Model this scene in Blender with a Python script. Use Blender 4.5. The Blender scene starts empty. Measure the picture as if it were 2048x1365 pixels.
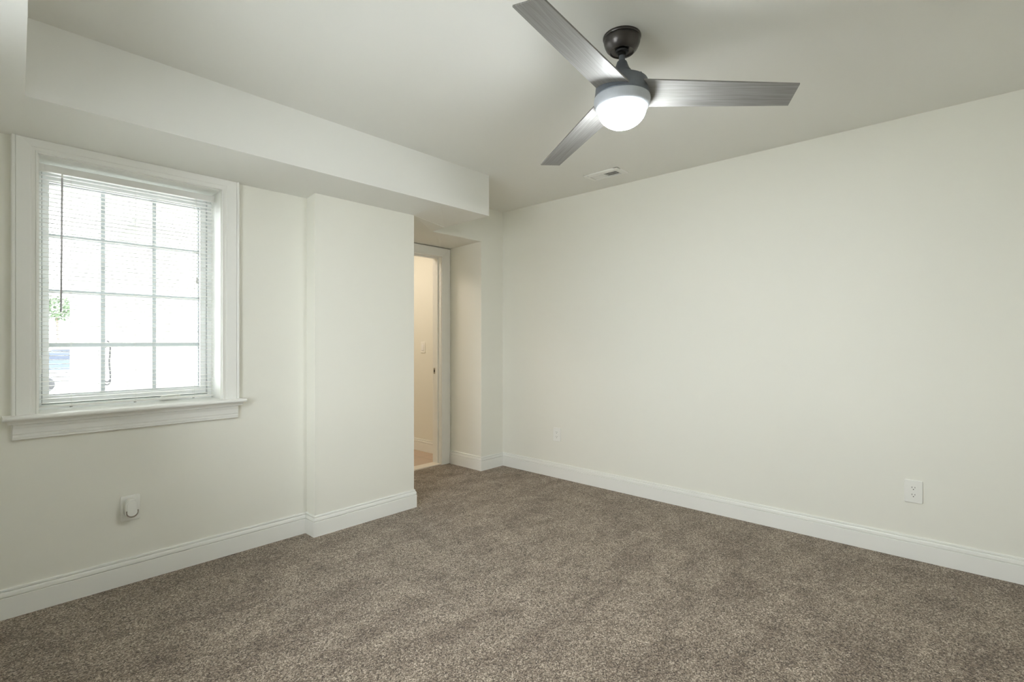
import bpy, bmesh, math, random
from mathutils import Vector, Matrix
PI = math.pi
S = bpy.context.scene
COL = S.collection

# ------------------------------------------------------------------ camera
EYE = 1.198
FPX = 1007.0                                   # focal length in pixels of the 2048 wide frame
YAW = math.atan(920.0 / FPX)                   # view direction, measured from +X towards +Y
cam = bpy.data.cameras.new('camera')
cam.sensor_width = 36.0
cam.lens = 36.0 * FPX / 2048.0
cam.clip_start = 0.02
cam.clip_end = 400
camo = bpy.data.objects.new('camera', cam)
COL.objects.link(camo)
camo.location = (0, 0, EYE)
camo.rotation_euler = (PI / 2, 0, YAW - PI / 2)
S.camera = camo

# ------------------------------------------------------------------ colour management, sky and lamps
S.view_settings.view_transform = 'Standard'
S.view_settings.look = 'None'
S.view_settings.gamma = 1.0
S.view_settings.use_curve_mapping = False
S.view_settings.exposure = 0.06
S.cycles.max_bounces = 16
S.cycles.diffuse_bounces = 12
S.cycles.glossy_bounces = 4
S.cycles.transmission_bounces = 8
S.cycles.sample_clamp_indirect = 30.0
S.cycles.use_denoising = True

SKY = 14.0
FAN_LAMP = 165.0
HALL_LAMP = 14.8

world = bpy.data.worlds.new('overcast_sky')
S.world = world
world.use_nodes = True
wn = world.node_tree
wn.nodes.clear()
w_out = wn.nodes.new('ShaderNodeOutputWorld')
w_bg = wn.nodes.new('ShaderNodeBackground')
w_bg.inputs[0].default_value = (0.955, 0.97, 1.0, 1)
w_bg.inputs[1].default_value = SKY
wn.links.new(w_bg.outputs[0], w_out.inputs[0])


def lamp_area(name, loc, rot, sx, sy, power, color, portal=False):
    l = bpy.data.lights.new(name, 'AREA')
    l.shape = 'RECTANGLE'
    l.size, l.size_y = sx, sy
    l.energy = power
    l.color = color
    if portal:
        l.cycles.is_portal = True
    o = bpy.data.objects.new(name, l)
    o.location = loc
    o.rotation_euler = rot
    COL.objects.link(o)
    return o


# sky sampling aid at the window opening (gives no light of its own)
lamp_area('window_portal', (0.605, 3.345, 1.45), (-PI / 2, 0, 0), 0.74, 1.14, 1.0, (1, 1, 1), portal=True)
lamp_area('window_portal', (-0.375, 1.48, 1.38), (0, -PI / 2, 0), 1.32, 1.20, 1.0, (1, 1, 1), portal=True)
# lamp of the hall behind the doorway
lamp_area('hall_lamp', (2.50, 4.55, 2.40), (0, 0, 0), 0.50, 0.50, HALL_LAMP, (1.0, 0.86, 0.71))


# ------------------------------------------------------------------ materials
def mat(name, color, rough=0.6, metal=0.0, spec=0.5, noise=None, bump=None, emit=None, alpha=None):
    m = bpy.data.materials.new(name)
    m.use_nodes = True
    nt = m.node_tree
    b = nt.nodes['Principled BSDF']
    b.inputs['Base Color'].default_value = (*color, 1)
    b.inputs['Roughness'].default_value = rough
    b.inputs['Metallic'].default_value = metal
    b.inputs['Specular IOR Level'].default_value = spec
    tc = nt.nodes.new('ShaderNodeTexCoord')
    if noise:                                   # (scale, strength): faint mottling of the colour
        n = nt.nodes.new('ShaderNodeTexNoise')
        n.inputs['Scale'].default_value = noise[0]
        n.inputs['Detail'].default_value = 4
        nt.links.new(tc.outputs['Object'], n.inputs['Vector'])
        r = nt.nodes.new('ShaderNodeMix')
        r.data_type = 'RGBA'
        r.inputs['A'].default_value = (*[c * (1 - noise[1]) for c in color], 1)
        r.inputs['B'].default_value = (*[min(1, c * (1 + noise[1])) for c in color], 1)
        nt.links.new(n.outputs['Fac'], r.inputs['Factor'])
        nt.links.new(r.outputs['Result'], b.inputs['Base Color'])
    if bump:                                    # (scale, strength, distance)
        n2 = nt.nodes.new('ShaderNodeTexNoise')
        n2.inputs['Scale'].default_value = bump[0]
        n2.inputs['Detail'].default_value = 3
        nt.links.new(tc.outputs['Object'], n2.inputs['Vector'])
        bp = nt.nodes.new('ShaderNodeBump')
        bp.inputs['Strength'].default_value = bump[1]
        bp.inputs['Distance'].default_value = bump[2]
        nt.links.new(n2.outputs['Fac'], bp.inputs['Height'])
        nt.links.new(bp.outputs['Normal'], b.inputs['Normal'])
    if emit:
        b.inputs['Emission Color'].default_value = (*emit[0], 1)
        b.inputs['Emission Strength'].default_value = emit[1]
    return m


M_WALL = mat('cream_wall_paint', (0.80, 0.793, 0.725), 0.62, spec=0.3, noise=(1.3, 0.012), bump=(260, 0.05, 0.001))
M_CEIL = mat('ceiling_paint', (0.80, 0.80, 0.765), 0.8, spec=0.2, noise=(1.1, 0.01), bump=(220, 0.05, 0.001))
M_TRIM = mat('white_trim_paint', (0.83, 0.83, 0.795), 0.38, spec=0.4, noise=(6, 0.01))
M_VINYL = mat('white_vinyl', (0.84, 0.86, 0.86), 0.35, noise=(8, 0.01))
M_PLASTIC = mat('white_plastic', (0.83, 0.83, 0.79), 0.35, noise=(20, 0.01))
M_SLOT = mat('dark_slot', (0.02, 0.02, 0.018), 0.7, noise=(40, 0.1))
M_GAP = mat('grey_weatherstrip', (0.26, 0.28, 0.28), 0.8, noise=(40, 0.1))
M_SLAT = mat('white_slat_enamel', (0.84, 0.84, 0.82), 0.4, noise=(15, 0.01))
M_WAND = mat('smoky_wand_plastic', (0.52, 0.51, 0.54), 0.25, noise=(30, 0.1))
M_CORD = mat('white_cord', (0.75, 0.75, 0.73), 0.8, noise=(60, 0.05))
M_TASSEL = mat('clear_grey_tassel', (0.66, 0.67, 0.67), 0.3, noise=(60, 0.05))
M_CHROME = mat('chrome', (0.62, 0.62, 0.60), 0.22, metal=1.0, noise=(300, 0.25))
M_STEEL = mat('brushed_strike_steel', (0.45, 0.42, 0.36), 0.35, metal=1.0, noise=(200, 0.1))
M_GUN = mat('dark_bronze_metal', (0.085, 0.078, 0.075), 0.30, metal=0.75, noise=(60, 0.15), bump=(500, 0.06, 0.0005))
M_HOUSE = mat('lamp_tinted_metal', (0.155, 0.172, 0.20), 0.42, metal=0.35, noise=(80, 0.1), bump=(500, 0.05, 0.0005))  # blue-grey bleed of the bowl lamp mixed into the dark metal's colour
M_RING = mat('glow_paled_metal', (0.47, 0.50, 0.54), 0.5, metal=0.1, noise=(80, 0.05))  # glow of the bowl put into the colour, paler than the housing
M_BLACK = mat('black_metal', (0.02, 0.02, 0.022), 0.45, metal=0.5, noise=(90, 0.2))
M_BOWL = mat('lit_frosted_bowl', (0.9, 0.92, 0.94), 0.4, emit=((0.94, 0.98, 1.0), FAN_LAMP), noise=(10, 0.005))
M_SIDING = mat('white_siding', (0.82, 0.82, 0.82), 0.6, noise=(3, 0.02))
M_EAVE = mat('grey_eave', (0.24, 0.24, 0.25), 0.6, noise=(3, 0.03))
M_PAVE = mat('pale_concrete', (0.55, 0.55, 0.54), 0.85, noise=(2, 0.1))
M_TYRE = mat('tyre_rubber', (0.03, 0.03, 0.03), 0.8, noise=(30, 0.1))
M_CARGLASS = mat('car_glass', (0.03, 0.04, 0.06), 0.1, noise=(3, 0.1))
M_CABLE = mat('dark_cable', (0.05, 0.05, 0.053), 0.6, noise=(40, 0.1))
M_LEAF = mat('spring_leaves', (0.085, 0.125, 0.065), 0.7, noise=(4, 0.4))
M_BARK = mat('bark', (0.16, 0.12, 0.09), 0.9, noise=(12, 0.3))
M_MARBLE = mat('cream_threshold_stone', (0.78, 0.72, 0.62), 0.35, noise=(15, 0.06))


def glass_mat():
    m = bpy.data.materials.new('window_glass')
    m.use_nodes = True
    nt = m.node_tree
    nt.nodes.clear()
    out = nt.nodes.new('ShaderNodeOutputMaterial')
    mix = nt.nodes.new('ShaderNodeMixShader')
    tr = nt.nodes.new('ShaderNodeBsdfTransparent')
    tr.inputs[0].default_value = (0.95, 0.97, 0.97, 1)
    gl = nt.nodes.new('ShaderNodeBsdfGlossy')
    gl.inputs['Roughness'].default_value = 0.03
    fr = nt.nodes.new('ShaderNodeFresnel')
    fr.inputs[0].default_value = 1.3
    nt.links.new(fr.outputs[0], mix.inputs[0])
    nt.links.new(tr.outputs[0], mix.inputs[1])
    nt.links.new(gl.outputs[0], mix.inputs[2])
    nt.links.new(mix.outputs[0], out.inputs[0])
    return m


M_GLASS = glass_mat()


def carpet_mat():
    m = bpy.data.materials.new('taupe_cut_pile_carpet')
    m.use_nodes = True
    nt = m.node_tree
    L = nt.links.new
    b = nt.nodes['Principled BSDF']
    b.inputs['Roughness'].default_value = 0.95
    b.inputs['Specular IOR Level'].default_value = 0.1
    b.inputs['Sheen Weight'].default_value = 0.15
    tc = nt.nodes.new('ShaderNodeTexCoord')

    def noise(scale, detail=3, rough=0.6, vec=None):
        n = nt.nodes.new('ShaderNodeTexNoise')
        n.inputs['Scale'].default_value = scale
        n.inputs['Detail'].default_value = detail
        n.inputs['Roughness'].default_value = rough
        L(vec or tc.outputs['Object'], n.inputs['Vector'])
        return n.outputs['Fac']

    def ramp(fac, stops):
        r = nt.nodes.new('ShaderNodeValToRGB')
        el = r.color_ramp.elements
        el[0].position, el[0].color = stops[0][0], (*stops[0][1], 1)
        el[1].position, el[1].color = stops[-1][0], (*stops[-1][1], 1)
        for p, c in stops[1:-1]:
            e = el.new(p)
            e.color = (*c, 1)
        L(fac, r.inputs[0])
        return r.outputs[0]

    def mixc(a, bb, fac=1.0, blend='MULTIPLY'):
        x = nt.nodes.new('ShaderNodeMix')
        x.data_type = 'RGBA'
        x.blend_type = blend
        x.inputs['Factor'].default_value = fac
        L(a, x.inputs['A'])
        L(bb, x.inputs['B'])
        return x.outputs['Result']

    vor = nt.nodes.new('ShaderNodeTexVoronoi')           # one cell per tuft, each its own shade
    vor.inputs['Scale'].default_value = 225
    L(tc.outputs['Object'], vor.inputs['Vector'])
    sepc = nt.nodes.new('ShaderNodeSeparateColor')
    L(vor.outputs['Color'], sepc.inputs[0])
    yarn = ramp(sepc.outputs[0], [(0.0, (0.066, 0.05, 0.036)), (0.22, (0.148, 0.116, 0.087)), (0.55, (0.272, 0.222, 0.169)),
                                  (0.85, (0.39, 0.328, 0.26)), (1.0, (0.60, 0.52, 0.425))])
    # pile pushed over by feet and vacuum: its shading painted as patches and sweeps
    warp = nt.nodes.new('ShaderNodeMapping')
    warp.inputs['Rotation'].default_value = (0, 0, math.radians(34))
    warp.inputs['Scale'].default_value = (0.7, 2.0, 1)
    L(tc.outputs['Object'], warp.inputs[0])
    foot = ramp(noise(6.5, 6, 0.72), [(0.34, (0.74, 0.72, 0.70)), (0.48, (0.97, 0.96, 0.95)), (0.62, (1.12, 1.12, 1.12))])
    sweep_ = ramp(noise(2.6, 5, 0.7, warp.outputs[0]), [(0.38, (0.80, 0.78, 0.77)), (0.49, (0.98, 0.98, 0.98)), (0.62, (1.08, 1.08, 1.08))])
    c = mixc(mixc(yarn, foot), sweep_)
    L(c, b.inputs['Base Color'])
    bp = nt.nodes.new('ShaderNodeBump')
    bp.inputs['Strength'].default_value = 0.6
    bp.inputs['Distance'].default_value = 0.006
    inv = nt.nodes.new('ShaderNodeMath')
    inv.operation = 'SUBTRACT'
    inv.inputs[0].default_value = 1.0
    L(vor.outputs['Distance'], inv.inputs[1])
    L(inv.outputs[0], bp.inputs['Height'])
    L(bp.outputs[0], b.inputs['Normal'])
    return m


M_CARPET = carpet_mat()


def tile_mat():
    m = bpy.data.materials.new('beige_floor_tile')
    m.use_nodes = True
    nt = m.node_tree
    b = nt.nodes['Principled BSDF']
    b.inputs['Roughness'].default_value = 0.45
    tc = nt.nodes.new('ShaderNodeTexCoord')
    mp = nt.nodes.new('ShaderNodeMapping')
    mp.inputs['Location'].default_value = (0.10, 0.0, 0)
    br = nt.nodes.new('ShaderNodeTexBrick')
    br.offset = 0.0
    br.inputs['Color1'].default_value = (0.50, 0.39, 0.30, 1)
    br.inputs['Color2'].default_value = (0.53, 0.41, 0.32, 1)
    br.inputs['Mortar'].default_value = (0.33, 0.25, 0.19, 1)
    br.inputs['Scale'].default_value = 1.0
    br.inputs['Mortar Size'].default_value = 0.003
    br.inputs['Brick Width'].default_value = 0.30
    br.inputs['Row Height'].default_value = 0.30
    nt.links.new(tc.outputs['Object'], mp.inputs[0])
    nt.links.new(mp.outputs[0], br.inputs['Vector'])
    nt.links.new(br.outputs['Color'], b.inputs['Base Color'])
    return m


M_TILE = tile_mat()


def blade_mat():
    m = bpy.data.materials.new('grey_washed_wood')
    m.use_nodes = True
    nt = m.node_tree
    L = nt.links.new
    b = nt.nodes['Principled BSDF']
    b.inputs['Roughness'].default_value = 0.5
    uv = nt.nodes.new('ShaderNodeUVMap')
    mp = nt.nodes.new('ShaderNodeMapping')
    mp.inputs['Scale'].default_value = (5.0, 150.0, 1)
    L(uv.outputs[0], mp.inputs[0])
    n = nt.nodes.new('ShaderNodeTexNoise')
    n.inputs['Scale'].default_value = 1.0
    n.inputs['Detail'].default_value = 5
    n.inputs['Distortion'].default_value = 0.6
    L(mp.outputs[0], n.inputs['Vector'])
    r = nt.nodes.new('ShaderNodeValToRGB')
    el = r.color_ramp.elements
    el[0].position, el[0].color = 0.30, (0.19, 0.184, 0.175, 1)
    el[1].position, el[1].color = 0.66, (0.275, 0.27, 0.26, 1)
    L(n.outputs['Fac'], r.inputs[0])
    L(r.outputs[0], b.inputs['Base Color'])
    return m


M_BLADE = blade_mat()


# the lamp board in the bowl points down: the bowl's underside shines more than its flank
_nt = M_BOWL.node_tree
_geo = _nt.nodes.new('ShaderNodeNewGeometry')
_sep = _nt.nodes.new('ShaderNodeSeparateXYZ')
_mr = _nt.nodes.new('ShaderNodeMapRange')
_mr.inputs['From Min'].default_value = 0.0
_mr.inputs['From Max'].default_value = -1.0
_mr.inputs['To Min'].default_value = FAN_LAMP * 0.55
_mr.inputs['To Max'].default_value = FAN_LAMP * 1.0
_nt.links.new(_geo.outputs['Normal'], _sep.inputs[0])
_nt.links.new(_sep.outputs['Z'], _mr.inputs['Value'])
_nt.links.new(_mr.outputs['Result'], _nt.nodes['Principled BSDF'].inputs['Emission Strength'])

# ------------------------------------------------------------------ mesh helpers
class MB:
    def __init__(self):
        self.bm = bmesh.new()

    def verts(self, pts):
        return [self.bm.verts.new(p) for p in pts]

    def face(self, vs):
        try:
            return self.bm.faces.new(vs)
        except ValueError:
            return None

    def box(self, a, b, bevel=0.0, seg=2):
        (x0, y0, z0), (x1, y1, z1) = a, b
        v = self.verts([(x0, y0, z0), (x1, y0, z0), (x1, y1, z0), (x0, y1, z0),
                        (x0, y0, z1), (x1, y0, z1), (x1, y1, z1), (x0, y1, z1)])
        fs = [self.face([v[i] for i in f]) for f in
              ((0, 3, 2, 1), (4, 5, 6, 7), (0, 1, 5, 4), (1, 2, 6, 5), (2, 3, 7, 6), (3, 0, 4, 7))]
        if bevel:
            es = {e for f in fs for e in f.edges}
            bmesh.ops.bevel(self.bm, geom=list(es), offset=bevel, segments=seg, affect='EDGES', profile=0.6)
        return self

    def prism(self, poly, axis_o, ax, ay, n, d, bevel=0.0, seg=2):
        """poly of (a, b) in the plane ax, ay at axis_o, pushed along n by d; the far rim may be bevelled"""
        o, ax, ay, n = map(Vector, (axis_o, ax, ay, n))
        lo = self.verts([o + ax * a + ay * b for a, b in poly])
        hi = self.verts([o + ax * a + ay * b + n * d for a, b in poly])
        k = len(poly)
        self.face(lo[::-1])
        top = self.face(hi)
        for i in range(k):
            self.face([lo[i], lo[(i + 1) % k], hi[(i + 1) % k], hi[i]])
        if bevel and top:
            bmesh.ops.bevel(self.bm, geom=list(top.edges), offset=bevel, segments=seg, affect='EDGES', profile=0.6)
        return self

    def lathe(self, prof, n=48, o=(0, 0, 0), M=None):
        o = Vector(o)
        rings = []
        for r, z in prof:
            if r < 1e-6:
                rings.append(self.verts([o + Vector((0, 0, z))]))
            else:
                rings.append(self.verts([o + Vector((r * math.cos(2 * PI * i / n), r * math.sin(2 * PI * i / n), z)) for i in range(n)]))
        for a, b in zip(rings, rings[1:]):
            for i in range(n):
                j = (i + 1) % n
                if len(a) == 1 and len(b) == 1:
                    continue
                if len(a) == 1:
                    self.face([a[0], b[i], b[j]])
                elif len(b) == 1:
                    self.face([a[i], a[j], b[0]])
                else:
                    self.face([a[i], a[j], b[j], b[i]])
        return self

    def sweep(self, path, N, prof, flip=False):
        """profile (offset, height) along a path lying in the plane with normal N, mitred at corners"""
        P = [Vector(p) for p in path]
        N = Vector(N).normalized()
        T = [(b - a).normalized() for a, b in zip(P, P[1:])]
        side = [t.cross(N) * (-1 if flip else 1) for t in T]
        rows = []
        for i, p in enumerate(P):
            s1 = side[max(0, i - 1)]
            s2 = side[min(len(side) - 1, i)]
            m = (s1 + s2) / (1 + s1.dot(s2))
            rows.append(self.verts([p + m * o + N * h for o, h in prof]))
        k = len(prof)
        for a, b in zip(rows, rows[1:]):
            for i in range(k):
                j = (i + 1) % k
                self.face([a[i], a[j], b[j], b[i]])
        self.face(rows[0][::-1])
        self.face(rows[-1])
        return self

    def tube(self, pts, r, n=10):
        P = [Vector(p) for p in pts]
        rows = []
        for i, p in enumerate(P):
            t = (P[min(i + 1, len(P) - 1)] - P[max(i - 1, 0)]).normalized()
            u = t.cross(Vector((0, 0, 1)))
            if u.length < 1e-3:
                u = t.cross(Vector((1, 0, 0)))
            u.normalize()
            v = t.cross(u)
            rr = r[i] if isinstance(r, (list, tuple)) else r
            rows.append(self.verts([p + (u * math.cos(2 * PI * k / n) + v * math.sin(2 * PI * k / n)) * rr for k in range(n)]))
        for a, b in zip(rows, rows[1:]):
            for k in range(n):
                j = (k + 1) % n
                self.face([a[k], a[j], b[j], b[k]])
        self.face(rows[0][::-1])
        self.face(rows[-1])
        return self

    def done(self, name, m, parent=None, smooth=False, loc=None, M=None):
        bm = self.bm
        if M is not None:
            bmesh.ops.transform(bm, matrix=M, verts=bm.verts)
        bmesh.ops.recalc_face_normals(bm, faces=bm.faces)
        me = bpy.data.meshes.new(name)
        bm.to_mesh(me)
        bm.free()
        me.materials.append(m)
        if smooth:
            for p in me.polygons:
                p.use_smooth = True
            me.set_sharp_from_angle(angle=math.radians(35))
        o = bpy.data.objects.new(name, me)
        COL.objects.link(o)
        if parent:
            o.parent = parent
        if loc:
            o.location = loc
        return o


def struct(o, **kw):
    o['kind'] = 'structure'
    for k, v in kw.items():
        o[k] = v
    return o


def tag(o, label, cat, group=None):
    o['label'] = label
    o['category'] = cat
    if group:
        o['group'] = group
    return o


def empty(name, loc, rz=0.0):
    o = bpy.data.objects.new(name, None)
    o.empty_display_size = 0.05
    o.location = loc
    o.rotation_euler = (0, 0, rz)
    COL.objects.link(o)
    return o


def rrect(w, h, r, n=8):
    pts = []
    for cx, cy, a0 in ((w / 2 - r, h / 2 - r, 0), (-w / 2 + r, h / 2 - r, 90), (-w / 2 + r, -h / 2 + r, 180), (w / 2 - r, -h / 2 + r, 270)):
        for i in range(n + 1):
            a = math.radians(a0 + 90 * i / n)
            pts.append((cx + r * math.cos(a), cy + r * math.sin(a)))
    return pts


# ------------------------------------------------------------------ the room shell
XL, XR = -0.30, 3.53           # left and right wall faces
YF, YW = -0.85, 3.08           # wall behind the camera, window wall
YA = 3.345                     # short return wall beside the alcove
XA = 3.24                      # right side of the alcove
YD = 3.79                      # wall with the doorway
XP0, XP1, YP = 1.463, 2.203, 2.97   # boxed-out pier
H = 2.44
WX0, WX1, WZ0, WZ1 = 0.232, 0.977, 0.852, 2.037   # window opening
DX0, DX1, DZ = 2.32, 3.130, 2.008                 # doorway opening (jamb faces)

o = MB().box((XL - .1, YF - .1, -.08), (XR + .1, YD, 0)).done('floor', M_CARPET)
struct(o)
o = MB().box((XL - .1, YF - .1, H), (XR + .1, 6.3, H + .1)).done('ceiling', M_CEIL)
struct(o)
struct(MB().box((XR, YF - .1, 0), (XR + .1, YA + .02, H)).done('wall_right', M_WALL))
V0, V1, VZ = 0.88, 2.08, .72             # second window, in the left wall beside the camera
w = MB()
w.box((XL - .1, YF - .1, 0), (XL, V0, H))
w.box((XL - .1, V1, 0), (XL, YW + .27, H))
w.box((XL - .1, V0, 0), (XL, V1, VZ))
w.box((XL - .1, V0, WZ1), (XL, V1, H))
struct(w.done('wall_left', M_WALL))
struct(MB().box((XL, YF - .1, 0), (XR, YF, H)).done('wall_front', M_WALL))
w = MB()
w.box((XL, YW, 0), (WX0, YW + .27, H))
w.box((WX1, YW, 0), (XP0, YW + .27, H))
w.box((WX0, YW, 0), (WX1, YW + .27, WZ0))
w.box((WX0, YW, WZ1), (WX1, YW + .27, H))
struct(w.done('wall_back', M_WALL))
struct(MB().box((XP0, YP, 0), (XP1, YD + .12, H)).done('wall_pier', M_WALL))
w = MB()
w.box((XA, YA, 0), (XR + .1, YD + .12, H))
w.box((2.672, YA, 2.1195), (XA, YA + .1, H))
struct(w.done('wall_alcove', M_WALL))
w = MB()
w.box((XP1, YD, 0), (DX0 - .02, YD + .12, 2.088))
w.box((DX1 + .02, YD, 0), (XA, YD + .12, 2.088))
w.box((DX0 - .02, YD, DZ + .02), (DX1 + .02, YD + .12, 2.088))
w.box((XP1, YD, 2.088), (XA, YD + .12, 2.0895))
w.box((XP1, YD + .03, 2.0895), (XA, YD + .12, H))          # narrow open joint over the door casing
struct(w.done('wall_doorway', M_WALL))

# dropped soffit along the left wall and the window wall, its underside falling slightly to the window wall
ZS = 2.137


def zs(y):
    return ZS - max(0.0, y - 2.675) * 0.11


w = MB()
bot = {}
for k, (x, y, z) in dict(f0=(XL, 2.675, ZS), f1=(.165, 2.675, ZS), f2=(XP0, 2.675, ZS), f3=(XP1, 2.675, ZS), f4=(2.672, 2.675, 2.136),
                         b0=(XL, YW, zs(YW)), b1=(XP0, YW, zs(YW)), b2=(XP0, YP, zs(YP)), b3=(XP1, YP, zs(YP)), a2=(2.672, 3.19, 2.133),
                         h1=(2.672, YA, 2.118), l0=(XL, YF, ZS), l1=(-.03, YF, ZS), l2=(.13, 2.018, ZS)).items():
    bot[k] = w.bm.verts.new((x, y, z))
top = {k: w.bm.verts.new((v.co.x, v.co.y, H)) for k, v in bot.items()}
for f in ('f0 f1 f2 b1 b0', 'f2 f3 b3 b2', 'f3 f4 a2 b3', 'l0 l1 l2 f1 f0'):
    w.face([bot[k] for k in f.split()])
for e in ('l1 l2', 'l2 f1', 'f1 f2', 'f2 f3', 'f3 f4', 'f4 a2', 'a2 h1', 'b3 b2', 'b2 b1', 'b1 b0', 'b0 f0', 'f0 l0', 'l0 l1'):
    a, b = e.split()
    w.face([bot[a], bot[b], top[b], top[a]])
struct(w.done('ceiling_soffit', M_CEIL))

# lower ceiling of the alcove in front of the doorway
w = MB()
P = [(XP1, YP, zs(YP)), (2.672, 3.19, 2.127), (2.672, YA + .004, 2.118), (XA, YA + .004, 2.118), (XA, YD, 2.102), (XP1, YD, 2.102)]
lo = w.verts(P)
hi = w.verts([(x, y, z + .09) for x, y, z in P])
for q in (lo, hi):
    w.face([q[0], q[1], q[2]])
    w.face([q[0], q[2], q[5]])
    w.face(q[2:])
for i in range(6):
    j = (i + 1) % 6
    w.face([lo[i], lo[j], hi[j], hi[i]])
struct(w.done('ceiling_alcove', M_CEIL))

# hall behind the doorway
XH = 3.395
struct(MB().box((1.5, YD, -.08), (3.6, 6.3, 0)).done('floor_hall', M_TILE))
w = MB()
w.box((XH, YD + .12, 0), (XH + .1, 6.3, H))
struct(w.done('wall_hall', M_WALL))
struct(MB().box((1.5, 6.2, 0), (XH, 6.3, H)).done('wall_hall_end', M_WALL))
struct(MB().box((1.5, YD + .12, 0), (1.6, 6.2, H)).done('wall_hall_left', M_WALL))

# ------------------------------------------------------------------ baseboards
BASE = [(0, 0), (.0150, 0), (.0150, .0895), (.0140, .0910), (.0060, .0914), (.0060, .0954), (.0138, .0958),
        (.0125, .1080), (.0100, .1150), (.0020, .1154), (.0020, .1192), (.0078, .1196), (.0070, .1255), (.0040, .1275), (0, .1275)]


def baseboard(name, path):
    o = MB().sweep([(x, y, 0) for x, y in path], (0, 0, 1), BASE).done(name, M_TRIM)
    return struct(o)


baseboard('baseboard_back', [(XL, YW), (XP0, YW), (XP0, YP), (XP1, YP), (XP1, YD - .016)])
baseboard('baseboard_right', [(XA, YD - .016), (XA, YA), (XR, YA), (XR, YF)])
baseboard('baseboard_front', [(XR, YF), (XL, YF)])
baseboard('baseboard_left', [(XL, YF), (XL, YW)])
baseboard('baseboard_hall', [(XH, 6.2), (XH, YD + .12)])

# ------------------------------------------------------------------ the window
win = struct(empty('window_1', (0.605, YW, .874)))
WI = Matrix.Translation((-.605, -YW, -.874))


def wp(mb, name, m, smooth=False, label=None):
    o = mb.done(name, m, win, smooth, M=WI)
    if label:
        o['label'] = label
    return o


CAS = [(0, 0), (0, .012), (.003, .015), (.007, .015), (.0085, .011), (.022, .012), (.0235, .014), (.026, .0145),
       (.060, .0185), (.071, .0195), (.0725, .016), (.074, .022), (.078, .0245), (.083, .0245), (.086, .022), (.086, 0)]
c = MB()
cz = zs(YW - .02)
# side casings run up into the head casing, whose outer band is cut off by the soffit
HEADCUT = cz - WZ1 - .0015
c.sweep([(WX0, YW, .874), (WX0, YW, WZ1), (WX1, YW, WZ1), (WX1, YW, .874)], (0, -1, 0), CAS, flip=True)
bm = c.bm
for v in bm.verts:
    pass
bmesh.ops.bisect_plane(bm, geom=bm.verts[:] + bm.edges[:] + bm.faces[:], plane_co=(0, 0, cz - .001), plane_no=(0, 0, 1), clear_outer=True)
bmesh.ops.holes_fill(bm, edges=[e for e in bm.edges if e.is_boundary], sides=0)
wp(c, 'casing', M_TRIM)

# jamb liner, stool and apron
j = MB()
j.box((WX0, YW, .874), (WX0 + .004, 3.25, WZ1))
j.box((WX1 - .004, YW, .874), (WX1, 3.25, WZ1))
j.box((WX0, YW, WZ1 - .004), (WX1, 3.25, WZ1))
wp(j, 'jamb', M_TRIM)
st = MB()
prof = [(3.25, .852), (3.032, .852), (3.024, .855), (3.020, .860), (3.0195, .865), (3.022, .870), (3.028, .8735), (3.036, .874), (3.25, .874)]
lo = st.verts([(WX0, y, z) for y, z in prof])
hi = st.verts([(WX1, y, z) for y, z in prof])
for i in range(len(prof)):
    k = (i + 1) % len(prof)
    st.face([lo[i], lo[k], hi[k], hi[i]])
st.face(lo)
st.face(hi[::-1])
for xa, xb in ((.118, WX0), (WX1, 1.090)):          # horns in front of the wall
    q = [(YW if y > 3.2 else y, z) for y, z in prof]
    lo = st.verts([(xa, y, z) for y, z in q])
    hi = st.verts([(xb, y, z) for y, z in q])
    for i in range(len(q)):
        k = (i + 1) % len(q)
        st.face([lo[i], lo[k], hi[k], hi[i]])
    st.face(lo)
    st.face(hi[::-1])
wp(st, 'stool', M_TRIM, smooth=True)
ap = MB()
prof = [(YW, .766), (3.066, .766), (3.064, .768), (3.064, .774), (3.067, .7755), (3.064, .777), (3.063, .789), (3.067, .7905), (3.064, .792),
        (3.061, .815), (3.055, .826), (3.053, .831), (3.056, .8325), (3.056, .835), (3.046, .836), (3.044, .842), (3.038, .848), (3.038, .852), (YW, .852)]
for a, b in ((.146, 1.062),):
    lo = ap.verts([(a + (YW - y) * (.25 if z < .8355 else -.35), y, z) for y, z in prof])
    hi = ap.verts([(b - (YW - y) * (.25 if z < .8355 else -.35), y, z) for y, z in prof])
    for i in range(len(prof)):
        k = (i + 1) % len(prof)
        ap.face([lo[i], lo[k], hi[k], hi[i]])
    ap.face(lo)
    ap.face(hi[::-1])
wp(ap, 'apron', M_TRIM)


def ring(mb, x0, x1, z0, z1, wl, wr, wb, wt, y0, y1):
    mb.box((x0, y0, z0), (x0 + wl, y1, z1))
    mb.box((x1 - wr, y0, z0), (x1, y1, z1))
    mb.box((x0 + wl, y0, z0), (x1 - wr, y1, z0 + wb))
    mb.box((x0 + wl, y0, z1 - wt), (x1 - wr, y1, z1))


fr = MB()
ring(fr, WX0, WX1, .874, WZ1, .024, .024, .022, .026, 3.235, 3.33)
wp(fr, 'frame', M_VINYL)
gp = MB()
ring(gp, WX0 + .024, WX1 - .024, .896, WZ1 - .026, .0035, .0035, .003, .003, 3.262, 3.32)
wp(gp, 'weatherstrip', M_GAP)
SX0, SX1, SZ0, SZ1 = WX0 + .0275, WX1 - .0275, .899, WZ1 - .029
GX0, GX1, GZ0, GZ1 = .284, .920, .936, 1.957
sh = MB()
ring(sh, SX0, SX1, SZ0, SZ1, GX0 - SX0, SX1 - GX1, GZ0 - SZ0, SZ1 - GZ1, 3.250, 3.310)
wp(sh, 'sash', M_VINYL)
bd = MB()
ring(bd, GX0, GX1, GZ0, GZ1, .0016, .0016, .0022, .0016, 3.268, 3.30)
wp(bd, 'glazing_bead', M_GAP)
mu = MB()
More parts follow.
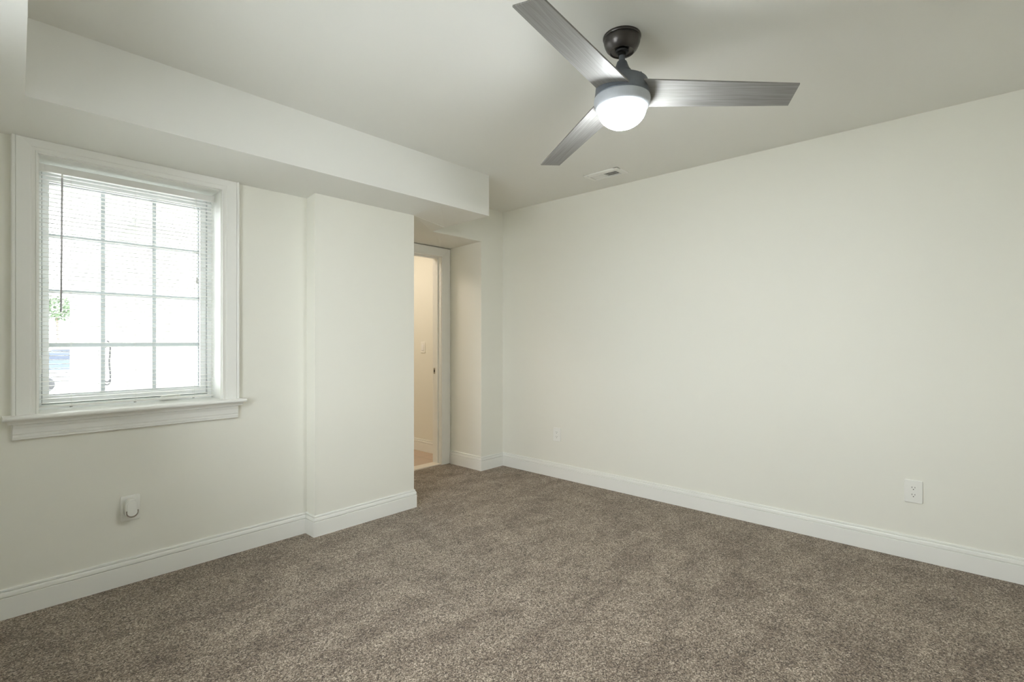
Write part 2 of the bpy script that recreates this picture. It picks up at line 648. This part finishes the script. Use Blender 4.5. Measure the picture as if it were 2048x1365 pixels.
for x in (.4885, .7065):
    mu.box((x - .009, 3.270, GZ0), (x + .009, 3.292, GZ1))
for z in (1.706, 1.439, 1.178):
    mu.box((GX0, 3.271, z - .009), (GX1, 3.291, z + .009))
wp(mu, 'muntins', mat('pale_blue_grey_muntin', (0.60, 0.655, 0.68), 0.4, noise=(20, 0.02)))
gl = MB()
gl.box((GX0, 3.284, GZ0), (GX1, 3.288, GZ1))
wp(gl, 'pane', M_GLASS)
# folding crank at the foot and lock lever at the left side of the sash
cr = MB()
cr.prism([(-.045, 0), (.045, 0), (.040, .016), (.020, .024), (-.025, .022), (-.042, .014)], (.765, 3.222, .880), (1, 0, 0), (0, 0, 1), (0, 1, 0), .030, bevel=.003)
co = wp(cr, 'crank', M_PLASTIC)
ch = MB()
ch.tube([(.735, 3.214, .898), (.760, 3.208, .906), (.795, 3.208, .904), (.810, 3.212, .898)], [.006, .005, .005, .007], 8)
ch.done('crank_handle', M_PLASTIC, co, True, M=WI)
lk = MB()
lk.prism(rrect(.012, .075, .005, 4), (.250, 3.235, 1.085), (1, 0, 0), (0, 0, 1), (0, -1, 0), .012, bevel=.002)
lk.prism(rrect(.009, .050, .004, 4), (.250, 3.223, 1.070), (1, 0, 0), (0, 0, 1), (0, -1, 0), .010, bevel=.002)
wp(lk, 'lock_lever', M_PLASTIC)

# second window, left of the camera: plain frame and two sashes
wi2 = struct(empty('window_2', (XL, (V0 + V1) / 2, VZ)))
I2 = Matrix.Translation((-XL, -(V0 + V1) / 2, -VZ))
f2 = MB()
f2.box((XL - .09, V0, VZ), (XL - .02, V0 + .03, WZ1))
f2.box((XL - .09, V1 - .03, VZ), (XL - .02, V1, WZ1))
f2.box((XL - .09, V0 + .03, VZ), (XL - .02, V1 - .03, VZ + .03))
f2.box((XL - .09, V0 + .03, WZ1 - .03), (XL - .02, V1 - .03, WZ1))
f2.box((XL - .09, (V0 + V1) / 2 - .03, VZ + .03), (XL - .02, (V0 + V1) / 2 + .03, WZ1 - .03))
f2.done('frame', M_VINYL, wi2, M=I2)
for ya, yb in ((V0 + .03, (V0 + V1) / 2 - .03), ((V0 + V1) / 2 + .03, V1 - .03)):
    MB().box((XL - .058, ya, VZ + .03), (XL - .054, yb, WZ1 - .03)).done('pane', M_GLASS, wi2, M=I2)
MB().sweep([(XL, V0, VZ), (XL, V1, VZ), (XL, V1, WZ1), (XL, V0, WZ1)], (1, 0, 0), [(0, 0), (0, .015), (.055, .018), (.055, 0)], flip=False).done('casing', M_TRIM, wi2, M=I2)

# ------------------------------------------------------------------ mini blind
YB = 3.165
bl = tag(empty('window_blind', (.602, YB, 2.013)), 'white horizontal mini blind lowered in front of the window, slats open', 'blind')
BI = Matrix.Translation((-.602, -YB, -2.013))
BX0, BX1 = .2385, .9635
hr = MB()
hr.box((BX0, YB - .014, 1.981), (BX1, YB + .014, 2.013), .0025)
M_RAIL = mat('white_rail_enamel', (0.80, 0.80, 0.77), 0.4, noise=(15, 0.01))
hd = hr.done('headrail', M_RAIL, bl, M=BI)
for xe in (BX0 + .010, BX1 - .010):
    MB().box((xe - .010, YB - .016, 1.979), (xe + .010, YB - .0135, 2.014), .001).done('end_bracket', M_RAIL, hd, M=BI)
vl = MB()
vl.prism([(-.0125, -.002), (.0125, -.002), (.0125, .001), (0, .003), (-.0125, .001)], (BX0 + .004, YB, .893), (0, 1, 0), (0, 0, 2), (1, 0, 0), BX1 - BX0 - .008)
br = vl.done('bottom_rail', M_SLAT, bl, M=BI)
cords = [.354, .602, .864]
for xc in cords:
    MB().lathe([(0, -.003), (.005, -.003), (.006, 0), (.005, .002), (0, .002)], 12, (xc, YB, .887)).done('cord_button', mat('grey_button', (.35, .35, .34), .5, noise=(30, .05)), br, M=BI)
sl = MB()
z = .908
NS = 54
for i in range(NS):
    z = .910 + i * (1.966 - .910) / (NS - 1)
    t = math.radians(1.5)
    arc = [(a, .0028 * (1 - (a / .0125) ** 2) - .001) for a in (-.0125, -.0104, -.0075, -.004, 0, .004, .0075, .0104, .0125)]
    pts = [(a * math.cos(t), a * math.sin(t) * -1 + h) for a, h in arc]
    pr = pts + [(a, h - .0004) for a, h in reversed(pts)]
    sl.prism(pr, (BX0 + .004, YB, z), (0, 1, 0), (0, 0, 1), (1, 0, 0), BX1 - BX0 - .008)
sl.done('slats', M_SLAT, bl, True, M=BI)
for xc in cords:
    lc = MB()
    for dy in (-.0132, .0132):
        lc.tube([(xc, YB + dy, 1.981), (xc, YB + dy, .894)], .0006, 5)
    lc.done('ladder_cord', M_CORD, bl, M=BI)
wd = MB()
wd.tube([(.319, YB - .030, 1.958), (.317, YB - .032, 1.65), (.3145, YB - .034, 1.332)], .0042, 6)
wo = wd.done('wand', M_WAND, bl, True, M=BI)
wo['label'] = 'smoky grey tilt wand hanging from the left of the headrail'
MB().tube([(.319, YB - .012, 1.983), (.319, YB - .026, 1.980), (.319, YB - .030, 1.970), (.319, YB - .030, 1.956)], .003, 8).done('wand_hook', M_PLASTIC, wo, True, M=BI)
pc = MB()
for dx in (-.002, .002):
    pc.tube([(.872 + dx, YB - .017, 1.981), (.873 + dx, YB - .022, 1.75), (.874 + dx * .3, YB - .024, 1.545)], .0009, 5)
po = pc.done('pull_cord', M_CORD, bl, M=BI)
MB().lathe([(0, .017), (.003, .017), (.005, .004), (.0065, -.014), (.005, -.017), (0, -.017)], 12, (.874, YB - .024, 1.53)).done('tassel', M_TASSEL, po, True, M=BI)

# ------------------------------------------------------------------ doorway
dr = struct(empty('door_1', ((DX0 + DX1) / 2, YD, 0)))
DI = Matrix.Translation((-(DX0 + DX1) / 2, -YD, 0))
DCAS = [(.004, 0), (.004, .010), (.006, .012), (.012, .012), (.014, .0095), (.018, .010), (.060, .014), (.075, .0155), (.086, .0155), (.088, .013), (.088, 0)]
c = MB()
c.sweep([(DX0, YD, 0), (DX0, YD, DZ), (DX1, YD, DZ), (DX1, YD, 0)], (0, -1, 0), [(a + (.017 if a > .08 else 0), h) for a, h in DCAS], flip=True)
bmesh.ops.bisect_plane(c.bm, geom=c.bm.verts[:] + c.bm.edges[:] + c.bm.faces[:], plane_co=(0, 0, 2.0945), plane_no=(0, 0, 1), clear_outer=True)
bmesh.ops.holes_fill(c.bm, edges=[e for e in c.bm.edges if e.is_boundary], sides=0)
c.done('casing', M_TRIM, dr, M=DI)
c = MB()
c.sweep([(DX0, YD + .12, 0), (DX0, YD + .12, DZ), (DX1, YD + .12, DZ), (DX1, YD + .12, 0)], (0, 1, 0), DCAS, flip=False)
c.done('hall_casing', M_TRIM, dr, M=DI)
jb = MB()
jb.box((DX0 - .02, YD - .002, 0), (DX0, YD + .122, DZ))
jb.box((DX1, YD - .002, 0), (DX1 + .02, YD + .122, DZ))
jb.box((DX0 - .02, YD - .002, DZ), (DX1 + .02, YD + .122, DZ + .02))
jb.done('jamb', M_TRIM, dr, M=DI)
sp = MB()
sp.box((DX0, YD + .038, 0), (DX0 + .011, YD + .074, DZ))
sp.box((DX1 - .011, YD + .038, 0), (DX1, YD + .074, DZ))
sp.box((DX0 + .011, YD + .038, DZ - .011), (DX1 - .011, YD + .074, DZ))
sp.done('stop', M_TRIM, dr, M=DI)
k = MB()
k.prism(rrect(.026, .057, .004, 3), (DX1, YD + .098, .905), (0, 1, 0), (0, 0, 1), (-1, 0, 0), .0015)
ko = k.done('strike_plate', M_STEEL, dr, M=DI)
MB().box((DX1 - .0021, YD + .091, .893), (DX1 - .001, YD + .105, .917)).done('latch_hole', M_SLOT, ko, M=DI)
th = MB()
th.box((DX0, YD + .002, 0), (DX1, YD + .118, .010), .003)
th.done('threshold', M_MARBLE, dr, M=DI)

# ------------------------------------------------------------------ ceiling fan
FX, FY = 1.82, 1.055
fan = tag(empty('ceiling_fan', (FX, FY, H)), 'three-blade ceiling fan with grey wood blades and a lit white bowl lamp', 'ceiling fan')
RT = Matrix.Identity(4)


def z0(z):
    return z - H


cp = MB()
cp.lathe([(0, 0), (.0755, 0), (.0765, -.002), (.0765, -.007), (.0745, -.010), (.0715, -.011), (.0715, -.013), (.0735, -.015),
          (.0725, -.024), (.069, -.036), (.062, -.050), (.053, -.060), (.049, -.0635), (.047, -.0635), (.045, -.058), (.020, -.050), (0, -.050)], 64)
cpo = cp.done('canopy', M_GUN, fan, True)
b = MB()
b.lathe([(0, -.040), (.014, -.043), (.024, -.052), (.027, -.060), (.024, -.066), (.0165, -.068), (.0165, -.078), (0, -.078)], 32)
b.done('hanger_ball', M_BLACK, cpo, True, M=RT)
d = MB()
d.lathe([(0, -.060), (.0125, -.060), (.0125, -.125), (0, -.125)], 24)
d.done('downrod', M_HOUSE, fan, True, M=RT)
q = MB()
q.lathe([(0, z0(2.338)), (.0185, z0(2.338)), (.0205, z0(2.335)), (.0235, z0(2.325)), (.031, z0(2.306)), (.0345, z0(2.303)), (.0365, z0(2.300)), (.041, z0(2.294)), (.046, z0(2.275)), (.047, z0(2.262)), (0, z0(2.262))], 40)
q.done('coupling_cover', M_HOUSE, fan, True, M=RT)
mo = MB()
mo.lathe([(0, z0(2.266)), (.048, z0(2.266)), (.075, z0(2.263)), (.096, z0(2.256)), (.1025, z0(2.251)), (.104, z0(2.246)), (.1085, z0(2.206)), (.1105, z0(2.192)), (.1085, z0(2.1885)), (0, z0(2.1885))], 72)
moo = mo.done('motor_housing', M_HOUSE, fan, True, M=RT)
for a in (20, 140, 260):
    sc_ = MB()
    sc_.lathe([(0, .003), (.003, .0025), (.004, 0), (0, 0)], 10, (.095 * math.cos(math.radians(a)), .095 * math.sin(math.radians(a)), z0(2.2555)))
    sc_.done('screw', M_CHROME, moo, True, M=RT)
rg = MB()
rg.lathe([(0, z0(2.1885)), (.1095, z0(2.1885)), (.1125, z0(2.186)), (.1135, z0(2.178)), (.1115, z0(2.162)), (.106, z0(2.150)), (.0985, z0(2.143)), (.097, z0(2.143)), (.097, z0(2.147)), (0, z0(2.147))], 72)
rg.done('light_ring', M_RING, fan, True, M=RT)
bw = MB()
bw.lathe([(.0965, z0(2.1465))] + [(.0965 * math.cos(t), z0(2.143) - .076 * math.sin(t)) for t in [i * PI / 2 / 14 for i in range(15)]][:-1] + [(0, z0(2.067))], 64)
bw.done('light_bowl', M_BOWL, fan, True, M=RT)

KF = 1.026
fx0, fy0, fzb = 1.7740 * KF, 1.0280 * KF, EYE + (2.181 - EYE) * KF
PH, PT, DRP, TX, TY = -0.459, -0.135, -0.135, -0.088, -0.033
A_t, B_t = (0.533 * KF, -0.36 * KF), (0.585 * KF, -0.265 * KF)
A_r, B_r = (0.1 * KF, -0.136 * KF), (0.1 * KF, 0.022 * KF)
RR = .1085


def hit(r, t):
    """where the edge line through r and t leaves the circle of radius RR"""
    r, t = Vector(r), Vector(t)
    dd = (t - r).normalized()
    bq = r.dot(dd)
    cq = r.dot(r) - RR * RR
    return r + dd * (-bq + math.sqrt(max(0, bq * bq - cq)))


ra, rb = hit(A_r, A_t), hit(B_r, B_t)
aa, ab = math.atan2(ra.y, ra.x), math.atan2(rb.y, rb.x)
arc = [(RR * math.cos(aa + (ab - aa) * i / 12), RR * math.sin(aa + (ab - aa) * i / 12)) for i in range(13)]
outline = arc + [B_t, A_t]
axis = ((Vector(A_t) + Vector(B_t)) / 2).normalized()
perp = Vector((-axis.y, axis.x))
for n in range(3):
    an = PH - n * 2 * PI / 3
    cs, sn = math.cos(an), math.sin(an)

    def W(u, v):
        x, y = u * cs - v * sn, u * sn + v * cs
        return Vector((fx0 + x - FX, fy0 + y - FY, fzb + v * math.tan(PT) + u * DRP + TX * x + TY * y - H))
    mb = MB()
    lo = [W(*p) for p in outline]
    nn = (lo[-1] - lo[0]).cross(lo[12] - lo[0]).normalized()
    if nn.z < 0:
        nn = -nn
    pts3 = lo + [p + nn * .006 for p in lo]
    vs = mb.verts(pts3)
    m_ = len(lo)
    mb.face(vs[:m_])
    mb.face(vs[m_:][::-1])
    for i in range(m_):
        j_ = (i + 1) % m_
        mb.face([vs[i], vs[j_], vs[m_ + j_], vs[m_ + i]])
    uvl = mb.bm.loops.layers.uv.new('UVMap')
    mb.bm.verts.index_update()
    mb.bm.verts.ensure_lookup_table()
    uvs = [Vector(p) for p in outline] * 2
    for f in mb.bm.faces:
        for lp in f.loops:
            p = uvs[lp.vert.index]
            lp[uvl].uv = (p.dot(axis) + n * 3.1, p.dot(perp) + n * 1.7)
    mb.done('blade', M_BLADE, fan)

# ------------------------------------------------------------------ ceiling register
vt = tag(empty('ceiling_vent', (3.235, 2.012, H)), 'small white metal air register on the ceiling near the right wall', 'air vent')
f = MB()
hw, hl = .080, .146
pr = [(0, 0), (0, .004), (.003, .007), (.020, .009), (.036, .011), (.037, .006), (.037, 0)]
f.sweep([(-hw, -hl, 0), (hw, -hl, 0), (hw, hl, 0), (-hw, hl, 0)], (0, 0, -1), pr, flip=False)
f.sweep([(-hw, hl, 0), (-hw, -hl, 0)], (0, 0, -1), pr, flip=False)
f.box((-hw + .037, -.004, -.010), (hw - .037, .004, -.001))
f.done('flange', M_TRIM, vt)
MB().box((-hw + .036, -hl + .036, -.0015), (hw - .036, hl - .036, -.0005)).done('duct_shade_plate', M_SLOT, vt)  # black plate painted in for the shade of a duct; no hole behind
lv = MB()
for side in (-1, 1):
    for i in range(9):
        yc = side * (.012 + i * .0115)
        t = .0035
        lv.box((-hw + .037, yc - .0006, -.0095), (hw - .037, yc + .0006, -.0020))
        lv.bm.verts.ensure_lookup_table()
        for v in lv.bm.verts[-8:]:
            if v.co.z < -.005:
                v.co.y += side * .0095
lv.done('louvers', M_TRIM, vt)
lb = MB()
for i in range(3):
    xx = -hw + .055 + i * .025
    lb.box((xx - .0006, -hl + .037, -.0085), (xx + .0006, -.004, -.0060))
lb.done('cross_bars', M_TRIM, vt)


# ------------------------------------------------------------------ wall outlets and switch
def outlet(name, loc, rz, label, w_=.080, h_=.124):
    """face plate on a wall; local -Y points into the room"""
    r = tag(empty(name, loc, rz), label, 'outlet', None)
    p = MB()
    p.prism(rrect(w_, h_, .007, 4), (0, 0, 0), (1, 0, 0), (0, 0, 1), (0, -1, 0), .0065, bevel=.0032, seg=3)
    p.done('face_plate', M_PLASTIC, r)
    for dz in (.0195, -.0195):
        q = MB()
        poly = []
        for i in range(40):
            a = 2 * PI * i / 40
            poly.append((.0172 * math.cos(a), max(-.0125, min(.0125, .0172 * math.sin(a)))))
        q.prism(poly, (0, -.006, dz), (1, 0, 0), (0, 0, 1), (0, -1, 0), .002, bevel=.0006)
        so = q.done('socket', M_PLASTIC, r)
        g = MB()
        for sx, hh in ((-.0064, .0080), (.0064, .0066)):
            g.box((sx - .0011, -.0083, dz + .0035 - hh / 2), (sx + .0011, -.0078, dz + .0035 + hh / 2))
        gp = [(.0025 * math.cos(a), .0025 * math.sin(a)) for a in [PI + i * PI / 8 for i in range(9)]] + [(.0025, .0018), (-.0025, .0018)]
        g.prism(gp, (0, -.0078, dz - .0075), (1, 0, 0), (0, 0, 1), (0, -1, 0), .0005)
        g.done('slots', M_SLOT, so)
    sc = MB()
    sc.prism([(.0028 * math.cos(2 * PI * i / 12), .0028 * math.sin(2 * PI * i / 12)) for i in range(12)], (0, -.006, 0), (1, 0, 0), (0, 0, 1), (0, -1, 0), .0014, bevel=.0004)
    sc.done('screw', M_PLASTIC, r)
    return r


outlet('wall_outlet', (XR, .237, .3715), -PI / 2, 'white duplex outlet low on the right wall, nearer the camera')
outlet('wall_outlet', (XR, 2.688, .377), -PI / 2, 'white duplex outlet low on the right wall, near the far corner', .077, .120)
outlet('wall_outlet', (.566, YW, .372), 0, 'white outlet plate under the window, covered by a plugged-in oval device')

# plug-in device
pd = tag(empty('plug_in_air_freshener', (.566, YW - .0083, .3765)), 'white oval plug-in device with chrome lower rim, in the outlet under the window', 'plug-in device')
p = MB()
p.prism(rrect(.054, .094, .0265, 12), (0, 0, 0), (1, 0, 0), (0, 0, 1), (0, -1, 0), .034, bevel=.006, seg=4)
p.done('body', M_PLASTIC, pd, True)
p = MB()
rim_o, rim_i = rrect(.050, .086, .0245, 12), rrect(.040, .073, .0195, 12)
n_ = len(rim_o)
for nm, keep, m_ in (('upper_rim', 1, M_PLASTIC), ('chrome_rim', -1, M_CHROME)):
    p = MB()
    idx = [i for i in range(n_) if (rim_o[i][1] > -.008) == (keep == 1)]
    if keep == 1:
        k0 = [i for i in idx if i > n_ // 2]
        idx = k0 + [i for i in idx if i <= n_ // 2]
    po_ = [rim_o[i] for i in idx]
    pi_ = [rim_i[i] for i in idx]
    if keep == 1:
        po_ = [(.025, -.008)] + po_ + [(-.025, -.008)]
        pi_ = [(.020, -.008)] + pi_ + [(-.020, -.008)]
    else:
        po_ = [(-.025, -.008)] + po_ + [(.025, -.008)]
        pi_ = [(-.020, -.008)] + pi_ + [(.020, -.008)]
    rows = []
    for (a, b_), (c_, d_) in zip(po_, pi_):
        rows.append(p.verts([(a, -.033, b_), (a, -.039, b_), (c_, -.039, d_), (c_, -.033, d_)]))
    for r1, r2 in zip(rows, rows[1:]):
        for i in range(4):
            k = (i + 1) % 4
            p.face([r1[i], r1[k], r2[k], r2[i]])
    p.face(rows[0])
    p.face(rows[-1][::-1])
    ob = p.done(nm, m_, pd)
p = MB()
p.prism(rrect(.039, .072, .019, 12), (0, -.033, 0), (1, 0, 0), (0, 0, 1), (0, -1, 0), .007, bevel=.003, seg=3)
p.done('front_panel', M_PLASTIC, pd, True)

# rocker switch in the hall
sw = tag(empty('light_switch', (XH, 4.41, 1.128), -PI / 2), 'white rocker light switch on the hall wall beyond the doorway', 'switch')
p = MB()
p.prism(rrect(.075, .118, .007, 4), (0, 0, 0), (1, 0, 0), (0, 0, 1), (0, -1, 0), .0065, bevel=.0032, seg=3)
p.done('face_plate', M_PLASTIC, sw)
p = MB()
p.prism(rrect(.033, .066, .002, 3), (0, -.0064, 0), (1, 0, 0), (0, 0, 1), (0, -1, 0), .005, bevel=.001)
p.done('rocker', mat('bright_rocker', (.86, .86, .85), .2, noise=(30, .01)), sw)

# ------------------------------------------------------------------ outside the window
GZ = -1.0
struct(MB().box((-60, -30, GZ - .2), (60, 140, GZ)).done('ground', M_PAVE))
nb = tag(empty('neighbouring_house', (2.6, 6.5, GZ)), 'white sided house close outside the window', 'house')
NI = Matrix.Translation((-2.6, -6.5, -GZ))
w = MB()
w.box((.85, 6.5, GZ), (6.5, 7.4, 5.2))
for i in range(40):
    zz = GZ + .1 + i * .15
    w.prism([(0, 0), (-.010, 0), (0, .14)], (.85, 6.5, zz), (0, 1, 0), (0, 0, 1), (1, 0, 0), 5.65)
w.done('siding', M_SIDING, nb, M=NI)
w = MB()
w.box((.73, 6.47, GZ), (.93, 6.60, 5.2))
w.done('corner_board', M_SIDING, nb, M=NI)
w = MB()
w.prism([(.99, 2.10), (1.09, 2.10), (2.4, 4.53), (2.4, 4.72)], (0, 6.30, 0), (1, 0, 0), (0, 0, 1), (0, 1, 0), .20)
w.done('eave', M_EAVE, nb, M=NI)
cb = MB()
pts = []
for i in range(60):
    t = i / 59
    a = t * 2 * PI * 2.0
    pts.append((.995 + .030 * math.sin(a) + .010 * math.sin(3 * a), 6.455 + .01 * math.cos(a), 1.0 + .20 * math.cos(a) - .06 * t))
cb.tube(pts, .008, 6)
tag(cb.done('coiled_cable', M_CABLE, None, True), 'dark cable looped on the white house wall outside the window', 'cable')


def car(name, loc, rz, colr, label):
    r = tag(empty(name, loc, rz), label, 'car', 'parked cars outside the window')
    pm = mat(name + '_paint', colr, .3, noise=(2, .02))
    b = MB()
    b.prism([(-2.15, .30), (2.1, .30), (2.2, .55), (2.1, .80), (1.0, .95), (-1.6, 1.0), (-2.15, .95), (-2.25, .6)], (0, -.88, 0), (1, 0, 0), (0, 0, 1), (0, 1, 0), 1.76, bevel=.05)
    b.prism([(-1.75, .95), (1.05, .93), (.35, 1.42), (-1.1, 1.46)], (0, -.74, 0), (1, 0, 0), (0, 0, 1), (0, 1, 0), 1.48, bevel=.05)
    b.done('body', pm, r)
    g = MB()
    g.prism([(-1.5, 1.0), (.85, .98), (.30, 1.36), (-1.05, 1.39)], (0, -.755, 0), (1, 0, 0), (0, 0, 1), (0, 1, 0), 1.51)
    g.done('windows', M_CARGLASS, r)
    for x in (-1.35, 1.35):
        for y in (-.80, .80):
            t = MB()
            t.lathe([(0, -.10), (.24, -.10), (.32, -.07), (.32, .07), (.24, .10), (0, .10)], 20)
            t.done('wheel', M_TYRE, r, True, M=Matrix.Translation((x, y, .32)) @ Matrix.Rotation(PI / 2, 4, 'X'))
    return r


car('parked_car', (4.5, 45.0, GZ), math.radians(10), (.045, .062, .095), 'blue car parked outside, seen at the lower left of the window')
car('parked_car', (6.0, 62.0, GZ), math.radians(170), (.02, .02, .023), 'dark car parked outside, behind the blue car')
car('parked_car', (0.95, 30.0, GZ), math.radians(15), (.09, .095, .10), 'pale grey car parked outside, in front of the blue car')
tr = tag(empty('street_tree', (7.2, 75.0, GZ)), 'pale green tree far outside, seen at the left of the window', 'tree')
t = MB()
t.tube([(0, 0, 0), (.1, 0, 1.5), (0, .1, 4.9)], [.28, .2, .12], 8)
t.done('trunk', M_BARK, tr, True)
t = MB()
rnd = random.Random(4)
for i in range(420):
    a, bb, rr = rnd.uniform(0, 2 * PI), rnd.uniform(-1, 1), rnd.uniform(.5, 1.0)
    c0 = Vector((2.0 * rr * math.cos(a) * math.sqrt(1 - bb * bb), 2.0 * rr * math.sin(a) * math.sqrt(1 - bb * bb), 5.9 + 1.5 * rr * bb))
    n1 = Vector((rnd.uniform(-1, 1), rnd.uniform(-1, 1), rnd.uniform(-1, 1))).normalized()
    n2 = n1.orthogonal().normalized()
    s_ = rnd.uniform(.18, .34)
    t.face(t.verts([c0 + n1 * s_, c0 + n2 * s_ * .6, c0 - n1 * s_, c0 - n2 * s_ * .6]))
t.done('foliage', M_LEAF, tr)
